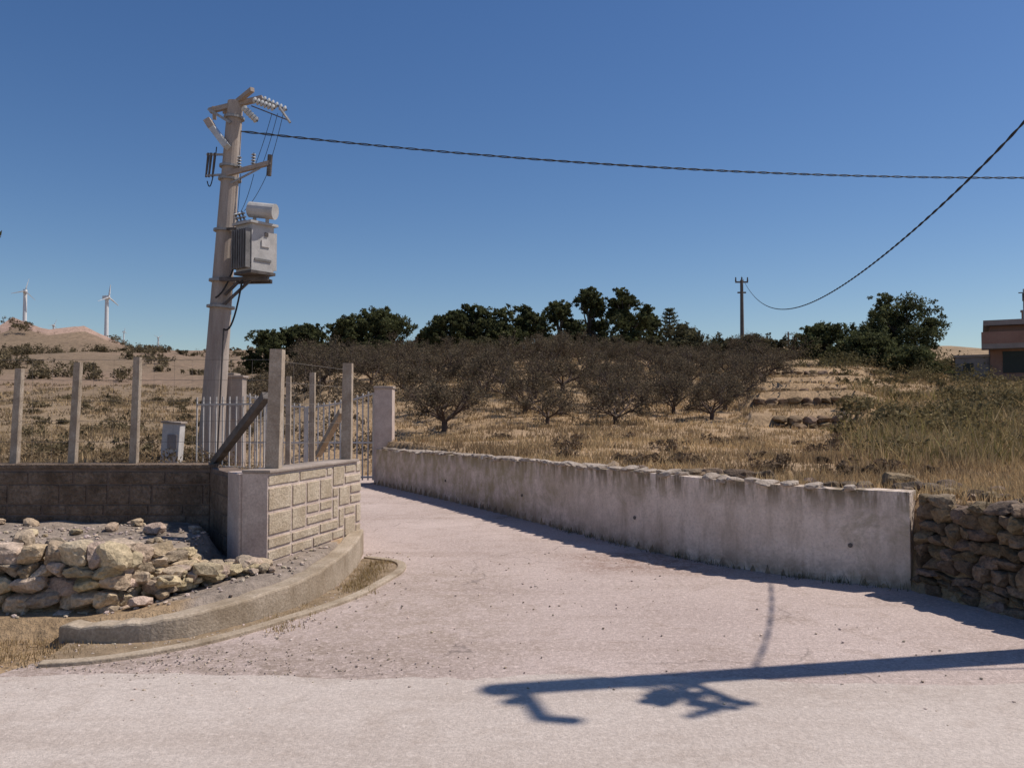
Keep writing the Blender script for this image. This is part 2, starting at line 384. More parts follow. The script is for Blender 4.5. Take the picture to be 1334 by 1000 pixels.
blockface(b,(-3.19,8.985),(-2.76,8.25),.25,1.0,4,.22,.5,'oldblock',.012,.014,-1)
stripwall(b,[(-2.758,8.222),(-2.53,7.86)],.25,1.05,.0,'mortar',1)
b.obj('block_wall',bevel=.006)
b=MB(); kb=smoothpoly(KB,5); kt=np.interp(np.arange(len(kb))/5,range(8),KT)
kt=[z+.025*noise.noise(Vector((i*.7,0,0))) for i,z in enumerate(kt)]
stripwall(b,kb,.17,kt,-.08,'kerb',1); b.obj('concrete_kerb',bevel=.018)
GU=[(-3.0,5.40),(-2.6,5.53),(-2.1,5.97),(-1.64,6.77),(-1.35,7.4),(-1.21,8.0),(-1.10,8.7),(-1.2,9.2),(-1.6,9.5)]
gu=smoothpoly(GU,5)
b=MB(); stripwall(b,gu,.09,.028,-.05,'kerb',1); b.obj('gutter_edge',bevel=.008)
sheet('gutter_dirt',(GU+[(-1.66,9.4),(-1.62,8.89),(-1.62,7.93),(-1.73,7.18),(-2.0,6.56),(-2.31,6.10),(-2.69,5.94),(-3.1,5.95)]),.010,'dirt')
# ---------------------------------------------------------------- dry stone walls
def scol(base,v=.25):
    k=random.uniform(1-v,1+v); return (base[0]*k,base[1]*k*random.uniform(.95,1.03),base[2]*k*random.uniform(.85,1.08))
CRE=(.41,.325,.235); BR=(.18,.135,.095)
def stonewall(b,poly,ztop,zb,side,base,hmin=.09,hmax=.15,wmin=.13,wmax=.28,depth=.2,layers=2,jag=.0,var=.3):
    for l in range(layers):
        pl=off(poly,side*(.09+l*depth*.8))
        cum=[0]
        for i in range(1,len(pl)): cum.append(cum[-1]+math.dist(pl[i],pl[i-1]))
        z=zb
        while z<ztop(0)+.3:
            h=random.uniform(hmin,hmax); s=random.uniform(0,.1)
            while s<cum[-1]:
                w=random.uniform(wmin,wmax); px=np.interp(s+w/2,cum,[p[0] for p in pl]);py=np.interp(s+w/2,cum,[p[1] for p in pl])
                px2=np.interp(s+w/2+.05,cum,[p[0] for p in pl]);py2=np.interp(s+w/2+.05,cum,[p[1] for p in pl])
                hh=h*random.uniform(.85,1.15)
                if z+h*.6<ztop(s)+random.uniform(-jag,jag):
                    b.stone((px+random.uniform(-.015,.015),py+random.uniform(-.025,.025),z+h/2+random.uniform(-.012,.012)),(w*1.05,depth*random.uniform(.85,1.05),hh*1.05),'stone',scol(base,var),rz=math.atan2(py2-py,px2-px),src=ICO3)
                s+=w*.97
            z+=h*.94
b=MB()
stonewall(b,[(-7.5,6.33),(-3.0,6.33)],lambda s:.60,.03,1,CRE,.09,.16,.11,.27,jag=.03)
stonewall(b,[(-3.0,6.36),(-2.78,6.9),(-2.72,7.5)],lambda s:.62-.22*s,.05,1,CRE,.07,.13,.1,.25,jag=.04,layers=2)
for i in range(190):
    t=random.random(); x0=-2.95+t*.75+random.uniform(-.25,.15); y0=6.55+t*1.0+random.uniform(-.2,.3)
    z0=gz(x0,y0); hgt=max(0,.34*(1-t))*random.random()
    w=random.uniform(.05,.22); b.stone((x0,y0,max(z0,.12)+w*.2+hgt*.6),(w,w*random.uniform(.6,.9),w*random.uniform(.35,.6)),'stone',scol(CRE,.3))
for i in range(60):
    x0=random.uniform(-6.5,-2.85); y0=random.uniform(6.45,7.2)if random.random()<.65 else random.uniform(7,8.8); w=random.uniform(.05,.22)
    b.stone((x0,y0,gz(x0,y0)+w*.2),(w,w*.75,w*.5),'stone',scol(CRE))
b.obj('dry_stone_wall')
b=MB(); stonewall(b,SW,lambda s:.86,-.02,1,BR,.06,.15,.09,.24,.22,1,.04,.4)
stripwall(b,off(SW,.12),.2,.8,-.1,'oldmortar',1)
b.obj('dry_stone_wall')
b=MB()
for i in range(70):
    px=random.choice([random.uniform(740,1334),random.uniform(740,1000),random.uniform(1120,1334)])
    D0=np.interp(px,[490,600,700,840,1000,1180,1334],[19.5,15.3,12.57,10.06,8.59,7.82,6.64])+.35+abs(random.gauss(0,.5))
    x0=(px-667)/F*D0; w=random.uniform(.06,.2) if i>7 else random.uniform(.25,.38)
    b.stone((x0,D0,gz(x0,D0)+w*.15),(w,w*.8,w*.6),'stone',scol((.22,.165,.12),.4),src=ICO3 if w>.2 else ICO2)
b.obj('field_rocks')
b=MB()
def pebbles(n,fx):
    for i in range(n):
        x0,y0,w,z0=fx(); b.stone((x0,y0,z0+w*.2),(w,w*.8,w*.6),'stone',scol((.46,.38,.32),.35),src=ICO1)
def near_kerb():
    k=random.choice(kb); r=abs(random.gauss(0,.4)); x0=k[0]+r*random.uniform(.2,1)+.02; y0=k[1]-r*random.uniform(.0,1)
    return x0,y0,random.choice([.006,.008,.012,.02]),.006
def anywhere():
    y0=random.uniform(4.3,10) ; x0=random.uniform(-2.4,3.0)
    if y0>7: x0=random.uniform(-1.4,1.8)
    return x0,y0,random.choice([.005,.006,.008,.012,.02]),.003
def alongroad():
    x0=random.gauss(-2.0,.9); y0=5.4+random.gauss(0,.25); return x0,y0,random.choice([.004,.005,.007,.01,.014]),.003
def yardp():
    x0=random.uniform(-6,-1.85); y0=random.uniform(6.2,8.8); return x0,y0,random.uniform(.015,.045),gz(x0,y0)
pebbles(600,near_kerb); pebbles(450,anywhere); pebbles(800,alongroad); pebbles(1000,yardp)
b.obj('gravel')
# ---------------------------------------------------------------- fence posts
def wirefence(b,posts,hts):
    for i in range(len(posts)-1):
        a=Vector(posts[i]);c=Vector(posts[i+1])
        for h in np.linspace(.08,hts-.1,6):
            b.cyl(a+Vector((0,0,h)),c+Vector((0,0,h-.0)),.0022,.0022,'wire',3,False)
        L=(c-a).length; n=int(L/.2)
        for j in range(1,n):
            p=a+(c-a)*j/n; b.cyl(p+Vector((0,0,.08)),p+Vector((random.uniform(-.02,.02),0,hts-.1)),.0013,.0013,'wire',3,False)
b=MB(); posts=[]
for px,pt,lean in((-360,478,0),(-275,478,.03),(-205,478,.02),(-130,478,.03),(-55,480,.02),(18,480,.06),(93,472,.07),(174,465,.04)):
    D=9.22; q=P(px,605,D); zt=P(px,pt,D).z
    b.beam((q.x,D,.4),(q.x+lean,D,zt),.08,.08,'post',.85); posts.append((q.x,D,1.0))
posts.append((-2.62,9.22,1.0))
wirefence(b,posts,1.3); b.obj('wire_fence',bevel=.006 if False else 0)
b=MB()
def post(px,pt,pb,D,w,lean=0,z0=None):
    q=P(px,pb,D); t=P(px,pt,D); b.beam((q.x,D,q.z if z0 is None else z0),(t.x+lean,D,t.z),w,w,'post',.9)
post(357,455,605,8.1,.13,.03,1.0); post(452,473,608,9.75,.115,.01,1.0)
post(407,485,600,13.5,.09,0,.3); post(376,490,600,15.5,.09,0,.3)
b.beam(P(280,603,9.3),P(347,515,8.3),.075,.075,'rust'); b.beam(P(415,592,11),P(446,535,10),.07,.07,'post')
wirefence(b,[(-2.28,8.1,1.02),(-1.93,9.75,1.02)],1.2)
b.obj('concrete_fence_post')
# ---------------------------------------------------------------- transformer pole
def insul(b,p,d,n=4,r=.06,l=.3):
    p=Vector(p);d=Vector(d).normalized()
    b.cyl(p,p+d*l,.018,.018,'rust',6)
    for i in range(n):
        c=p+d*(l*(i+.5)/n); b.cyl(c-d*.012,c+d*.022,r,r*.45,'porc',10)
b=MB(); D=18.0
base=Vector((-6.45,D,.2)); topp=P(302,128,D)
ax_=(topp-base).normalized()
b.cyl(base-ax_*.5,topp,.28,.16,'pole',20)
def on(py,dx=0,dy=0):
    t=(P(0,py,D).z-base.z)/(topp.z-base.z); c=base+(topp-base)*t; return c+Vector((dx,dy,0))
b.beam(on(141,-.52,-.05),on(124,.60,-.05),.11,.10,'conc'); b.beam(on(134,-.35,.35),on(122,.5,-.45),.09,.09,'conc')
b.beam(on(152,-.42),on(136,-.42,-.1),.07,.07,'conc'); 
b.beam(on(142,-.5,-.2),on(160,0,-.2),.05,.05,'galv')
insul(b,on(130,.45,-.2),(1,-.2,-.45),6,.075,.55); insul(b,on(140,.25,-.2),(.8,-.3,-.8),6,.075,.5); insul(b,on(126,.62,-.1),(1,-.1,-.5),6,.075,.6)
b.beam(on(140,.45,-.3),on(160,1.3,-.3),.02,.02,'rust')
b.cyl(on(142,1.05,-.3),on(162,1.3,-.3),.03,.03,'galv',6)
b.beam(on(163,-.42,-.25),on(194,.0,-.3),.2,.12,'porc'); b.beam(on(158,-.47,-.25),on(168,-.36,-.25),.24,.14,'conc')
for dx in(-.46,-.40,-.32): 
    b.cyl(on(198,dx,-.1),on(230,dx-.02,-.1),.03,.022,'rust',8)
b.beam(on(200,-.5,-.1),on(200,0,-.1),.04,.04,'galv'); b.beam(on(228,-.48,-.1),on(226,0,-.1),.04,.04,'galv')
b.beam(on(228,0,-.22),on(213,.92,-.22),.1,.09,'conc'); b.beam(on(240,.1,-.22),on(220,.7,-.22),.035,.035,'galv')
for dx in(.25,.55,.88): insul(b,on(222-dx*12,dx,-.22),(0.05,0,1 if dx<.8 else -1),4,.055,.25)
b.cyl(on(203,.90,-.22),on(230,.90,-.22),.055,.055,'rust',8)
tx=on(330,.76,-.35)
tz0=P(0,362,D).z; tz1=P(0,295,D).z; R=Matrix.Rotation(math.radians(52),3,'Z')
cc=Vector((tx.x,tx.y,(tz0+tz1)/2)); H=tz1-tz0
def T(v): return cc+R@Vector(v)
def Wd(v): return cc+Vector(v)
b.box(cc,(.54,.54,H*.92),'trans',R); b.box(T((0,0,H*.47)),(.68,.66,.05),'trans',R); b.box(T((0,0,-H*.47)),(.60,.60,.06),'rust',R)
b.box(T((-.278,0,-.03)),(.012,.48,H*.72),'rust',R)
for i in range(7):
    b.box(T((-.34,-.24+i*.08,-.03)),(.12,.022,H*.74),'fin',R); b.box(T((.32,-.24+i*.08,-.03)),(.09,.018,H*.72),'trans',R)
b.box(T((.06,-.282,.10)),(.2,.02,.14),'white',R); b.box(T((.08,-.282,.30)),(.08,.02,.08),'rust',R); b.box(T((0,-.282,-.25)),(.4,.02,.05),'fin',R)
b.cyl(Wd((-.10,-.05,H*.77)),Wd((.46,-.15,H*.70)),.165,.165,'trans',16)
b.beam(Wd((.0,-.05,H*.45)),Wd((.0,-.05,H*.65)),.06,.06,'trans'); b.beam(Wd((.28,-.1,H*.45)),Wd((.28,-.1,H*.62)),.06,.06,'trans')
for i in range(3): insul(b,Wd((-.34+.09*i,-.05-.06*i,H*.49)),(-.3,0,1),3,.06,.25)
b.beam(on(366,.05,-.3),on(366,1.1,-.4),.09,.08,'rust'); b.beam(on(366,.05,.1),on(366,1.05,.0),.09,.08,'rust')
b.beam(on(400,.1,-.2),on(368,.7,-.35),.05,.05,'rust'); b.beam(on(385,.15,-.2),on(370,.45,-.35),.05,.05,'rust')
b.beam(on(300,.1,-.25),on(300,.5,-.3),.05,.05,'rust')
for py in(150,215,232,300,366,400): b.cyl(on(py+1),on(py-2),.212+(py-130)*.0003,.212+(py-130)*.0003,'galv',20)
def hang(b,p1,p2,sag,r=.012,n=10,k='rubber'):
    p1=Vector(p1);p2=Vector(p2); pr=p1
    for i in range(1,n+1):
        t=i/n; q=p1.lerp(p2,t)-Vector((0,0,sag*4*t*(1-t))); b.cyl(pr,q,r,r,k,5,False); pr=q
for i in range(3):
    hang(b,on(150,.9+.12*i,-.3),on(215,.6+.15*i,-.22),.05,.006)
    hang(b,on(228,.3+.28*i,-.22),Wd((-.36+.09*i,-.05-.06*i,H*.49+.25)),.08,.006)
hang(b,on(235,-.45,-.1),on(190,-.3,-.1),.4); hang(b,on(300,.5,-.3),on(390,-.02,-.3),.3,.02); hang(b,on(368,.55,-.4),on(430,.2,-.3),.35,.02)
hang(b,on(430,.2,-.3),on(600,.24,-.25),0,.018,k='rust')
b.obj('transformer_pole',smooth=False)
b=MB(); b.box((-6.98,17.4,.95),(.36,.28,.95),'white',Matrix.Rotation(.06,3,'Y')); b.box((-6.95,17.4,1.44),(.42,.34,.04),'conc',Matrix.Rotation(.06,3,'Y')); b.box((-6.93,17.25,1.05),(.2,.02,.3),'grey_pl'); b.obj('meter_cabinet',bevel=.01)
b=MB(); b.box((-5.97,18.3,1.35),(.34,.3,2.1),'conc'); b.box((-5.97,18.3,2.42),(.4,.36,.05),'conc'); b.box((-5.97,18.14,1.7),(.22,.02,.4),'grey_pl'); b.obj('meter_cabinet',bevel=.01)
# near off-frame pole
b=MB(); g=gz(5,6); b.cyl((5,6,g-.3),(5,6,8.0),.16,.11,'pole',18)
b.beam((4.98,6.1,7.8),(5.2,5.5,7.92),.07,.07,'conc')
for t in(.4,.95): 
    p=Vector((4.98,6.1,7.8)).lerp(Vector((5.2,5.5,7.92)),t); insul(b,p,(.2,-.3,-.9 if t>.5 else .9),5,.06,.25)
b.beam((5,5.9,6.2),(5.4,5.55,6.5),.05,.05,'galv')
for i in range(12):
    p=Vector((4.35+i*.12,5.60+.10*math.sin(i*2),5.6+.13*i)); insul(b,p,(random.uniform(-1,1),random.uniform(-.5,.2),random.uniform(-.5,.5)),4,.05,.22)
    b.beam((5,5.92,5.9+.08*i),p,.018,.018,'galv')
hang(b,(5,6,5.6),(8.0,6.9,.8),0,.012,8,'galv')
hang(b,(5,6,5.3),(9.0,5.7,.8),.25,.010,8,'galv')
b.obj('utility_pole')
b=MB(); g=gz(20,22); b.cyl((20,22,g-.3),(20,22,8.6),.2,.13,'pole',16); b.beam((19.5,22,8.3),(20.5,22,8.3),.1,.1,'conc'); b.obj('utility_pole')
def cable(name,fn,L,r=.018,tw=.02,pitch=.55,n=700,strands=2):
    cu=bpy.data.curves.new(name,'CURVE'); cu.dimensions='3D'; cu.bevel_depth=r; cu.bevel_resolution=1
    for k in range(strands):
        sp=cu.splines.new('POLY'); sp.points.add(n)
        for i in range(n+1):
            t=i/n; p=Vector(fn(t)); a=2*math.pi*(t*L/pitch)+k*2*math.pi/strands
            p+=Vector((0,tw*math.cos(a),tw*math.sin(a))); sp.points[i].co=(*p,1)
    cu.materials.append(M['rubber']); o=bpy.data.objects.new(name,cu); sc.collection.objects.link(o)
cable('overhead_cable',lambda t:(-5.84+25.84*t,18+4*t,7.7-1.75*t+2.05*t*t),26.5,.012,.016,.7,700)
cable('overhead_cable',lambda t:(5+11.4*t,6+54*t,4.65+9.9*(t-.17)**2+.6*math.exp(-t/.03)),56,.010,.011,.8,1000)
b=MB(); X0,D0=16.4,60; g=gz(X0,D0); zt=P(0,364,60).z
b.cyl((X0,D0,g-.5),(X0,D0,zt),.16,.11,'wood',10); b.beam((X0-.45,D0,zt-.15),(X0+.45,D0,zt-.15),.1,.1,'wood'); b.beam((X0-.3,D0,zt-.9),(X0+.3,D0,zt-.9),.1,.1,'wood')
for dx in(-.42,0,.42): b.cyl((X0+dx,D0,zt-.1),(X0+dx,D0,zt+.2),.06,.04,'rust',6)
b.obj('utility_pole')
b=MB(); q=P(1028,432,105); g=gz(q.x,105); b.cyl((q.x,105,g-.5),(q.x,105,q.z),.16,.1,'wood',8); b.beam((q.x-.4,105,q.z-.3),(q.x+.4,105,q.z-.3),.1,.1,'wood'); b.obj('utility_pole')
# ---------------------------------------------------------------- wind turbines
def turbine(px,hub,D,rot,yaw,s=1):
    b=MB(); q=P(px,hub,D); g=gz(q.x,D)
    b.cyl((q.x,D,g-1),(q.x,D,q.z),1.2*s,.8*s,'turb',14)
    Ry=Matrix.Rotation(yaw,3,'Z')
    b.box(q+Ry@Vector((0,.6*s,.4*s)),(1.8*s,3.6*s,1.7*s),'turb',Ry)
    b.cyl(q+Ry@Vector((0,-1.2*s,.4*s)),q+Ry@Vector((0,-2.2*s,.4*s)),.8*s,.3*s,'turb',10)
    for i in range(3):
        a=rot+i*2*math.pi/3; d=Ry@Vector((math.sin(a),0,math.cos(a))); h=q+Ry@Vector((0,-1.7*s,.4*s)); tip=h+d*6*s; m_=h+d*1.5*s
        b.beam(h,m_,.6*s,.5*s,'turb'); b.beam(m_,tip,1.1*s,.35*s,'turb',.35)
    b.obj('wind_turbine')
turbine(30,380,400,.25,.5); turbine(137,388,400,.1,1.0); turbine(68,424,620,.4,.7,.8); turbine(205,440,700,1.0,.5,.7); turbine(160,432,800,.1,1.1,.6)
# ---------------------------------------------------------------- house
b=MB(); D=46
def hb(x0,x1,y0,y1,z0,z1,k): b.box(((x0+x1)/2,(y0+y1)/2,(z0+z1)/2),(x1-x0,y1-y0,z1-z0),k)
zt=P(0,418,D).z; Zp=lambda py:P(0,py,D).z
hb(.4,9,.3,8,2,zt-.28,'plaster'); hb(.1,9.3,-.3,8.2,zt-.28,zt,'grey_pl')
hb(.0,9,-.75,.298,Zp(452)-.15,Zp(452)+.12,'grey_pl'); hb(.0,9,-.76,-.66,Zp(452)+.12,Zp(434),'plaster'); hb(.0,.1,-.66,.29,Zp(452)+.12,Zp(434),'plaster')
hb(1.0,2.0,.26,.295,Zp(486),Zp(458),'glass'); hb(3.2,4.4,.26,.295,Zp(495),Zp(458),'glass')
hb(-1.3,.39,.5,4,2,Zp(464),'grey_pl'); hb(-1.4,.38,.4,4.1,Zp(464)+.002,Zp(461),'conc')
hb(-.9,-.4,.46,.497,Zp(484),Zp(472),'glass')
hb(1.95,2.35,1,1.3,zt,zt+.5,'plaster'); hb(1.9,2.4,.95,1.35,zt+.5,zt+.6,'grey_pl')
b.cyl((2.05,.6,zt),(2.05,.6,zt+1.7),.05,.04,'galv',6); b.beam((1.8,.6,zt+1.5),(2.4,.6,zt+1.5),.05,.05,'rust'); b.box((2.1,.6,zt+1.25),(.25,.2,.4),'rust')
ho=b.obj('house'); ho.location=(P(1280,0,D).x,D,0); ho.rotation_euler=(0,0,math.radians(-29))
# ---------------------------------------------------------------- vegetation
def leaves(centers,rad,per,size,col,var=.35,flat=.8):
    n=len(centers); c=np.repeat(centers,per,0); R=np.repeat(rad,per)
    d=rng.normal(size=(n*per,3)); d/=np.linalg.norm(d,axis=1)[:,None]; r=rng.random(n*per)**.5
    p=c+d*(R*r)[:,None]*np.array([1,1,flat])
    a=rng.normal(size=(n*per,3));a/=np.linalg.norm(a,axis=1)[:,None]; b_=np.cross(a,rng.normal(size=(n*per,3))); b_/=np.linalg.norm(b_,axis=1)[:,None]
    s=size*rng.uniform(.6,1.4,n*per)[:,None]
    V=np.stack([p-a*s,p+a*s*.6+b_*s*.45,p+a*s*.6-b_*s*.45],1).reshape(-1,3)
    k=np.repeat(rng.uniform(1-var,1+var,n),per)*rng.uniform(.8,1.2,n*per)
    C=np.repeat(np.array(col)[None]*k[:,None],3,0)
    return V,C
def tree(name,x,y,h,w,col=(.048,.062,.026),leaf=.11,z0f=.2,dens=1.0,per=26):
    g=gz(x,y); tb=MB(); ht=h
    lob=[]; nl=int(13+w*2.6)
    for i in range(nl):
        a=rng.uniform(0,2*math.pi); zz=z0f+(1-z0f)*rng.random()
        prof=math.sin(math.pi*min(1,(zz-z0f)/(1-z0f)*.80+.17))**.5
        rr=w*.5*prof*math.sqrt(rng.random())*.85
        lob.append((rr*math.cos(a),rr*math.sin(a),ht*(zz*.86+.02),w*rng.uniform(.11,.21)))
    lob.append((rng.uniform(-.12,.12)*w,0,ht*.9,w*.11))
    tr=.035*h+.04; tb.cyl((0,0,-.3),(0,0,ht*.3),tr,tr*.8,'bark',8); tb.cyl((0,0,ht*.3),(w*.03,0,ht*.8),tr*.8,tr*.3,'bark',7)
    cs=[];rs_=[]
    for L in lob:
        tb.cyl((0,0,ht*random.uniform(.2,.45)),(L[0],L[1],L[2]),tr*.4,tr*.12,'bark',5)
        n=int((16+L[3]*14)*dens); d=rng.normal(size=(n,3)); d/=np.linalg.norm(d,axis=1)[:,None]
        r=L[3]*rng.uniform(.4,1.3,n)
        cs.append(np.array(L[:3])+d*r[:,None]*np.array([1,1,.8])); rs_.append(np.full(n,max(.17,L[3]*.3))*rng.uniform(.6,1.3,n))
    cs=np.concatenate(cs);rs_=np.concatenate(rs_)
    V,C=leaves(cs,rs_,per,leaf,col,.45)
    V[:,2]=np.maximum(V[:,2],.05)
    o=len(tb.v); nv=len(V); tv=np.array([tuple(q) for q in tb.v]); tf=[]
    for f in tb.f:
        for i in range(1,len(f)-1): tf.append([f[0],f[i],f[i+1]])
    Vall=np.concatenate([tv,V]); Fall=np.concatenate([np.array(tf),np.arange(nv).reshape(-1,3)+o])
    Call=np.concatenate([np.tile([.1,.08,.07],(o,1)),C])
    me=fastmesh(name,Vall,Fall,Call,'leaf')
    me.materials.append(M['bark']); mi=np.zeros(len(me.polygons),np.int32); mi[:len(tf)]=1; me.polygons.foreach_set('material_index',mi)
    return link(name,me,(x,y,g))
def tree_px(name,px,top,wpx,D,**k):
    q=P(px,top,D); g=gz(q.x,D); return tree(name,q.x,D,q.z-g,wpx/F*D,**k)
PG=(.085,.092,.040)
for px,top,w,D in((350,430,66,68),(398,424,70,70),(452,415,66,66),(492,404,92,68),(560,425,44,68),(585,404,58,68),(613,397,70,70),(652,402,62,68),(688,397,60,71),(730,390,62,68),(768,372,74,69),(816,372,78,68),(848,402,46,72)):
    tree_px('pine_tree',px,top,w,D,col=PG,leaf=.13,z0f=.05,per=32)
for px,top,w,D in((1168,385,116,52),(1075,425,84,54),(1125,436,96,50),(1195,455,84,46)):
    tree_px('olive_tree',px,top,w,D,col=(.095,.103,.045),leaf=.10,z0f=.03,per=32)
for px,top,w,D in((885,428,84,62),(935,446,90,58),(985,445,84,56),(425,455,60,58),(855,445,60,60),(540,450,60,60),(620,448,70,62),(720,446,80,62),(800,444,70,62)):
    tree_px('shrub',px,top,w,D,col=(.10,.09,.048),leaf=.12,z0f=.02,dens=.8)
b=MB(); q=P(873,402,70); g=gz(q.x,70); h=q.z-g; cs=[];rr=[]
b.cyl((q.x,70,g),(q.x,70,q.z),.12,.03,'bark',6)
for i in range(7):
    z=g+h*(.45+.08*i); L=1.3*(1-i/8)
    for j in range(6):
        a=j*math.pi/3+i; e=Vector((q.x+L*math.cos(a),70+L*math.sin(a),z+.25)); b.cyl((q.x,70,z),e,.04,.02,'bark',4)
        for t in np.linspace(.3,1,5): cs.append((q.x+L*t*math.cos(a),70+L*t*math.sin(a),z+.25*t)); rr.append(.16)
at=b.obj('araucaria_tree')
V,C=leaves(np.array(cs),np.array(rr),10,.08,PG)
fo=link('foliage',fastmesh('foliage',V,np.arange(len(V)).reshape(-1,3),C,'leaf')); fo.parent=at
tree('eucalyptus_tree',-10.2,15.0,5.6,2.3,col=(.10,.09,.042),leaf=.06,z0f=.52)
# orchard
def bare(seed):
    r=random.Random(seed); b=MB(); tips=[]
    def br(p,d,L,rad,lv):
        e=p+d*L; n=5 if lv<2 else 3
        b.cyl(p,e,rad,rad*.65,'twig',n,False)
        if lv>=3: tips.append(e)
        if lv>=5: return
        k=3 if lv<4 else 2
        for i in range(k):
            nd=(d+Vector((r.uniform(-1,1),r.uniform(-1,1),r.uniform(-.6,.7)))*.8).normalized()
            br(p+d*L*r.uniform(.5,1),nd,L*r.uniform(.62,.85),rad*.6,lv+1)
    for i in range(2): b.cyl((0,0,-.2),(r.uniform(-.08,.08),0,.35),.10,.075,'twig',7)
    for i in range(6):
        a=i*1.05+r.uniform(-.4,.4); br(Vector((0,0,.3)),Vector((math.cos(a),math.sin(a),r.uniform(.35,1.1))).normalized(),r.uniform(.5,.9),.045,1)
    return b,np.array([tuple(t) for t in tips])
vm=[]
for s_ in range(6):
    b,tips=bare(s_+3); V,C=leaves(tips,np.full(len(tips),.22),7,.042,(.13,.102,.066),.5,1)
    V[:,2]=np.maximum(V[:,2],.1)
    o=len(b.v); Fl=np.arange(len(V)).reshape(-1,3)
    b.v.extend(map(tuple,V)); b.c.extend(map(tuple,C)); i=b.mi('leaf'); b.f.extend((Fl+o).tolist()); b.m.extend([i]*len(Fl))
    ob=b.obj('tmp'); vm.append(ob.data); bpy.data.objects.remove(ob)
pl=[]
for r_,D in enumerate((25.5,28,31,35,39.5,45,50,55)):
    lo,hi=(560,1000) if r_<1 else (530,1000) if r_<3 else (400,1010)
    step=2.35/D*F; px=lo+random.uniform(0,step*.5)
    while px<hi:
        pl.append((px,D+random.uniform(-1.4,1.4)))
        px+=step*random.uniform(.7,1.35)
for px,D in pl:
    x0=(px-667)/F*D; o=link('fruit_tree',random.choice(vm),(x0,D,gz(x0,D)-.03)); o.rotation_euler=(0,0,random.uniform(0,6.28)); s_=random.uniform(.72,1.08); o.scale=(s_*random.uniform(.85,1.15),s_,s_*random.uniform(.85,1.05))
def grass(name,x,y,h,w,col,var=.25,nb=6,spread=.08,lean=.5):
    z=ground(x,y); n=len(x); ok=sdist(x,y,LOW)>.24; x,y,z=x[ok],y[ok],z[ok]
    h=h[ok] if hasattr(h,'__len__') else np.full(len(x),h); w=w[ok] if hasattr(w,'__len__') else np.full(len(x),w)
    n=len(x); col=np.asarray(col); col=col[ok] if col.ndim==2 else np.tile(col,(n,1))
    N_=n*nb; bx=np.repeat(x,nb)+rng.normal(0,spread,N_); by=np.repeat(y,nb)+rng.normal(0,spread,N_); bz=np.repeat(z,nb)-.02
    H=np.repeat(h,nb)*rng.uniform(.4,1.2,N_); W=np.repeat(w,nb); a=rng.uniform(0,2*math.pi,N_); le=rng.normal(0,lean,N_)*H; a2=rng.uniform(0,2*math.pi,N_)
    B=np.stack([bx,by,bz],1); dx=np.stack([np.cos(a)*W,np.sin(a)*W,0*W],1)
    T_=B+np.stack([np.cos(a2)*le,np.sin(a2)*le,H],1)
    V=np.stack([B-dx,B+dx,T_],1).reshape(-1,3); k=np.repeat(rng.uniform(1-var,1+var,n),nb)*rng.uniform(.75,1.25,N_)
    C=np.repeat(np.repeat(col,nb,0)*k[:,None],3,0)
    return link(name,fastmesh(name,V,np.arange(len(V)).reshape(-1,3),C,'grass'))
def fan(n,D0,D1,p0,p1,pw=1.0):
    D=D0+(D1-D0)*rng.random(n)**pw; px=rng.uniform(p0,p1,n); return (px-667)/F*D,D
x,y=fan(44000,7,62,480,1500,1.5)
dens=wob(x,y,.9)*.5+wob(x+3,y,2.7)*.4+rng.normal(0,.35,len(x)); keep=dens>-.25; x=x[keep];y=y[keep]
u=x/y; D=y
straw=np.array([.53,.385,.205]); grn=np.array([.26,.21,.09]); brn=np.array([.20,.14,.085])
m1=(ss(.15,.95,wob(x,y,.5)*.35+wob(x+7,y,1.9)*.3+.5+rng.normal(0,.15,len(x))))[:,None]*.8
col=straw*(1-m1)+brn*m1
rg=(ss(.38,.5,u)*ss(10,14,y)*(rng.random(len(x))<.4))[:,None]*.7; col=col*(1-rg)+grn*rg
hh=.09+.09*rng.random(len(x))+.05*ss(.3,.8,wob(x+9,y,.8))+.12*ss(.40,.55,u)*ss(9,14,y)*rng.random(len(x))
grass('dry_grass',x,y,hh,.004+D*.0005,col)
x,y=fan(2400,11,30,1110,1420,1.1); k=rng.random(len(x)); kk=wob(x,y,.9)+rng.normal(0,.5,len(x))>.0; x=x[kk];y=y[kk];k=k[kk][:,None]
grass('tall_weeds',x,y,.18+.32*rng.random(len(x)),.005+y*.0006,np.where(k<.35,np.array([.25,.21,.08]),np.where(k<.7,np.array([.33,.25,.125]),np.array([.46,.335,.185]))),.35,7,.18,.5)
x,y=fan(14000,9.6,70,-60,340,1.5); d=wob(x,y,.7)+rng.normal(0,.4,len(x)); kk=d>-.05; x=x[kk];y=y[kk]
grass('dry_grass',x,y,.10+.18*rng.random(len(x)),.004+y*.0006,np.where(rng.random(len(x))[:,None]<.65,np.array([.41,.30,.17]),np.array([.22,.165,.10])),.3,6,.12)
def scrub(name,n,D0,D1,p0,p1,s0,s1,col,pw=1,per=7):
    x,y=fan(n,D0,D1,p0,p1,pw); z=ground(x,y); s=rng.uniform(s0,s1,n)
    ok=sdist(x,y,LOW)>.5; x,y,z,s=x[ok],y[ok],z[ok],s[ok]; n=len(x); m=14
    c=np.repeat(np.stack([x,y,z+s*.22],1),m,0)+rng.normal(size=(n*m,3))*np.repeat(s,m)[:,None]*np.array([.42,.42,.17])
    V,C=leaves(c,np.repeat(s,m)*.28,per*3,.02+.0012*float(np.mean(y)),col,.35,.8)
    link(name,fastmesh(name,V,np.arange(len(V)).reshape(-1,3),C,'leaf'))
scrub('scrub',110,65,190,-60,345,.8,2.2,(.145,.115,.068),.8)
scrub('scrub',40,18,60,-60,330,.3,.9,(.15,.12,.068),1)
scrub('scrub',22,12,26,20,330,.3,.8,(.17,.125,.075),1)
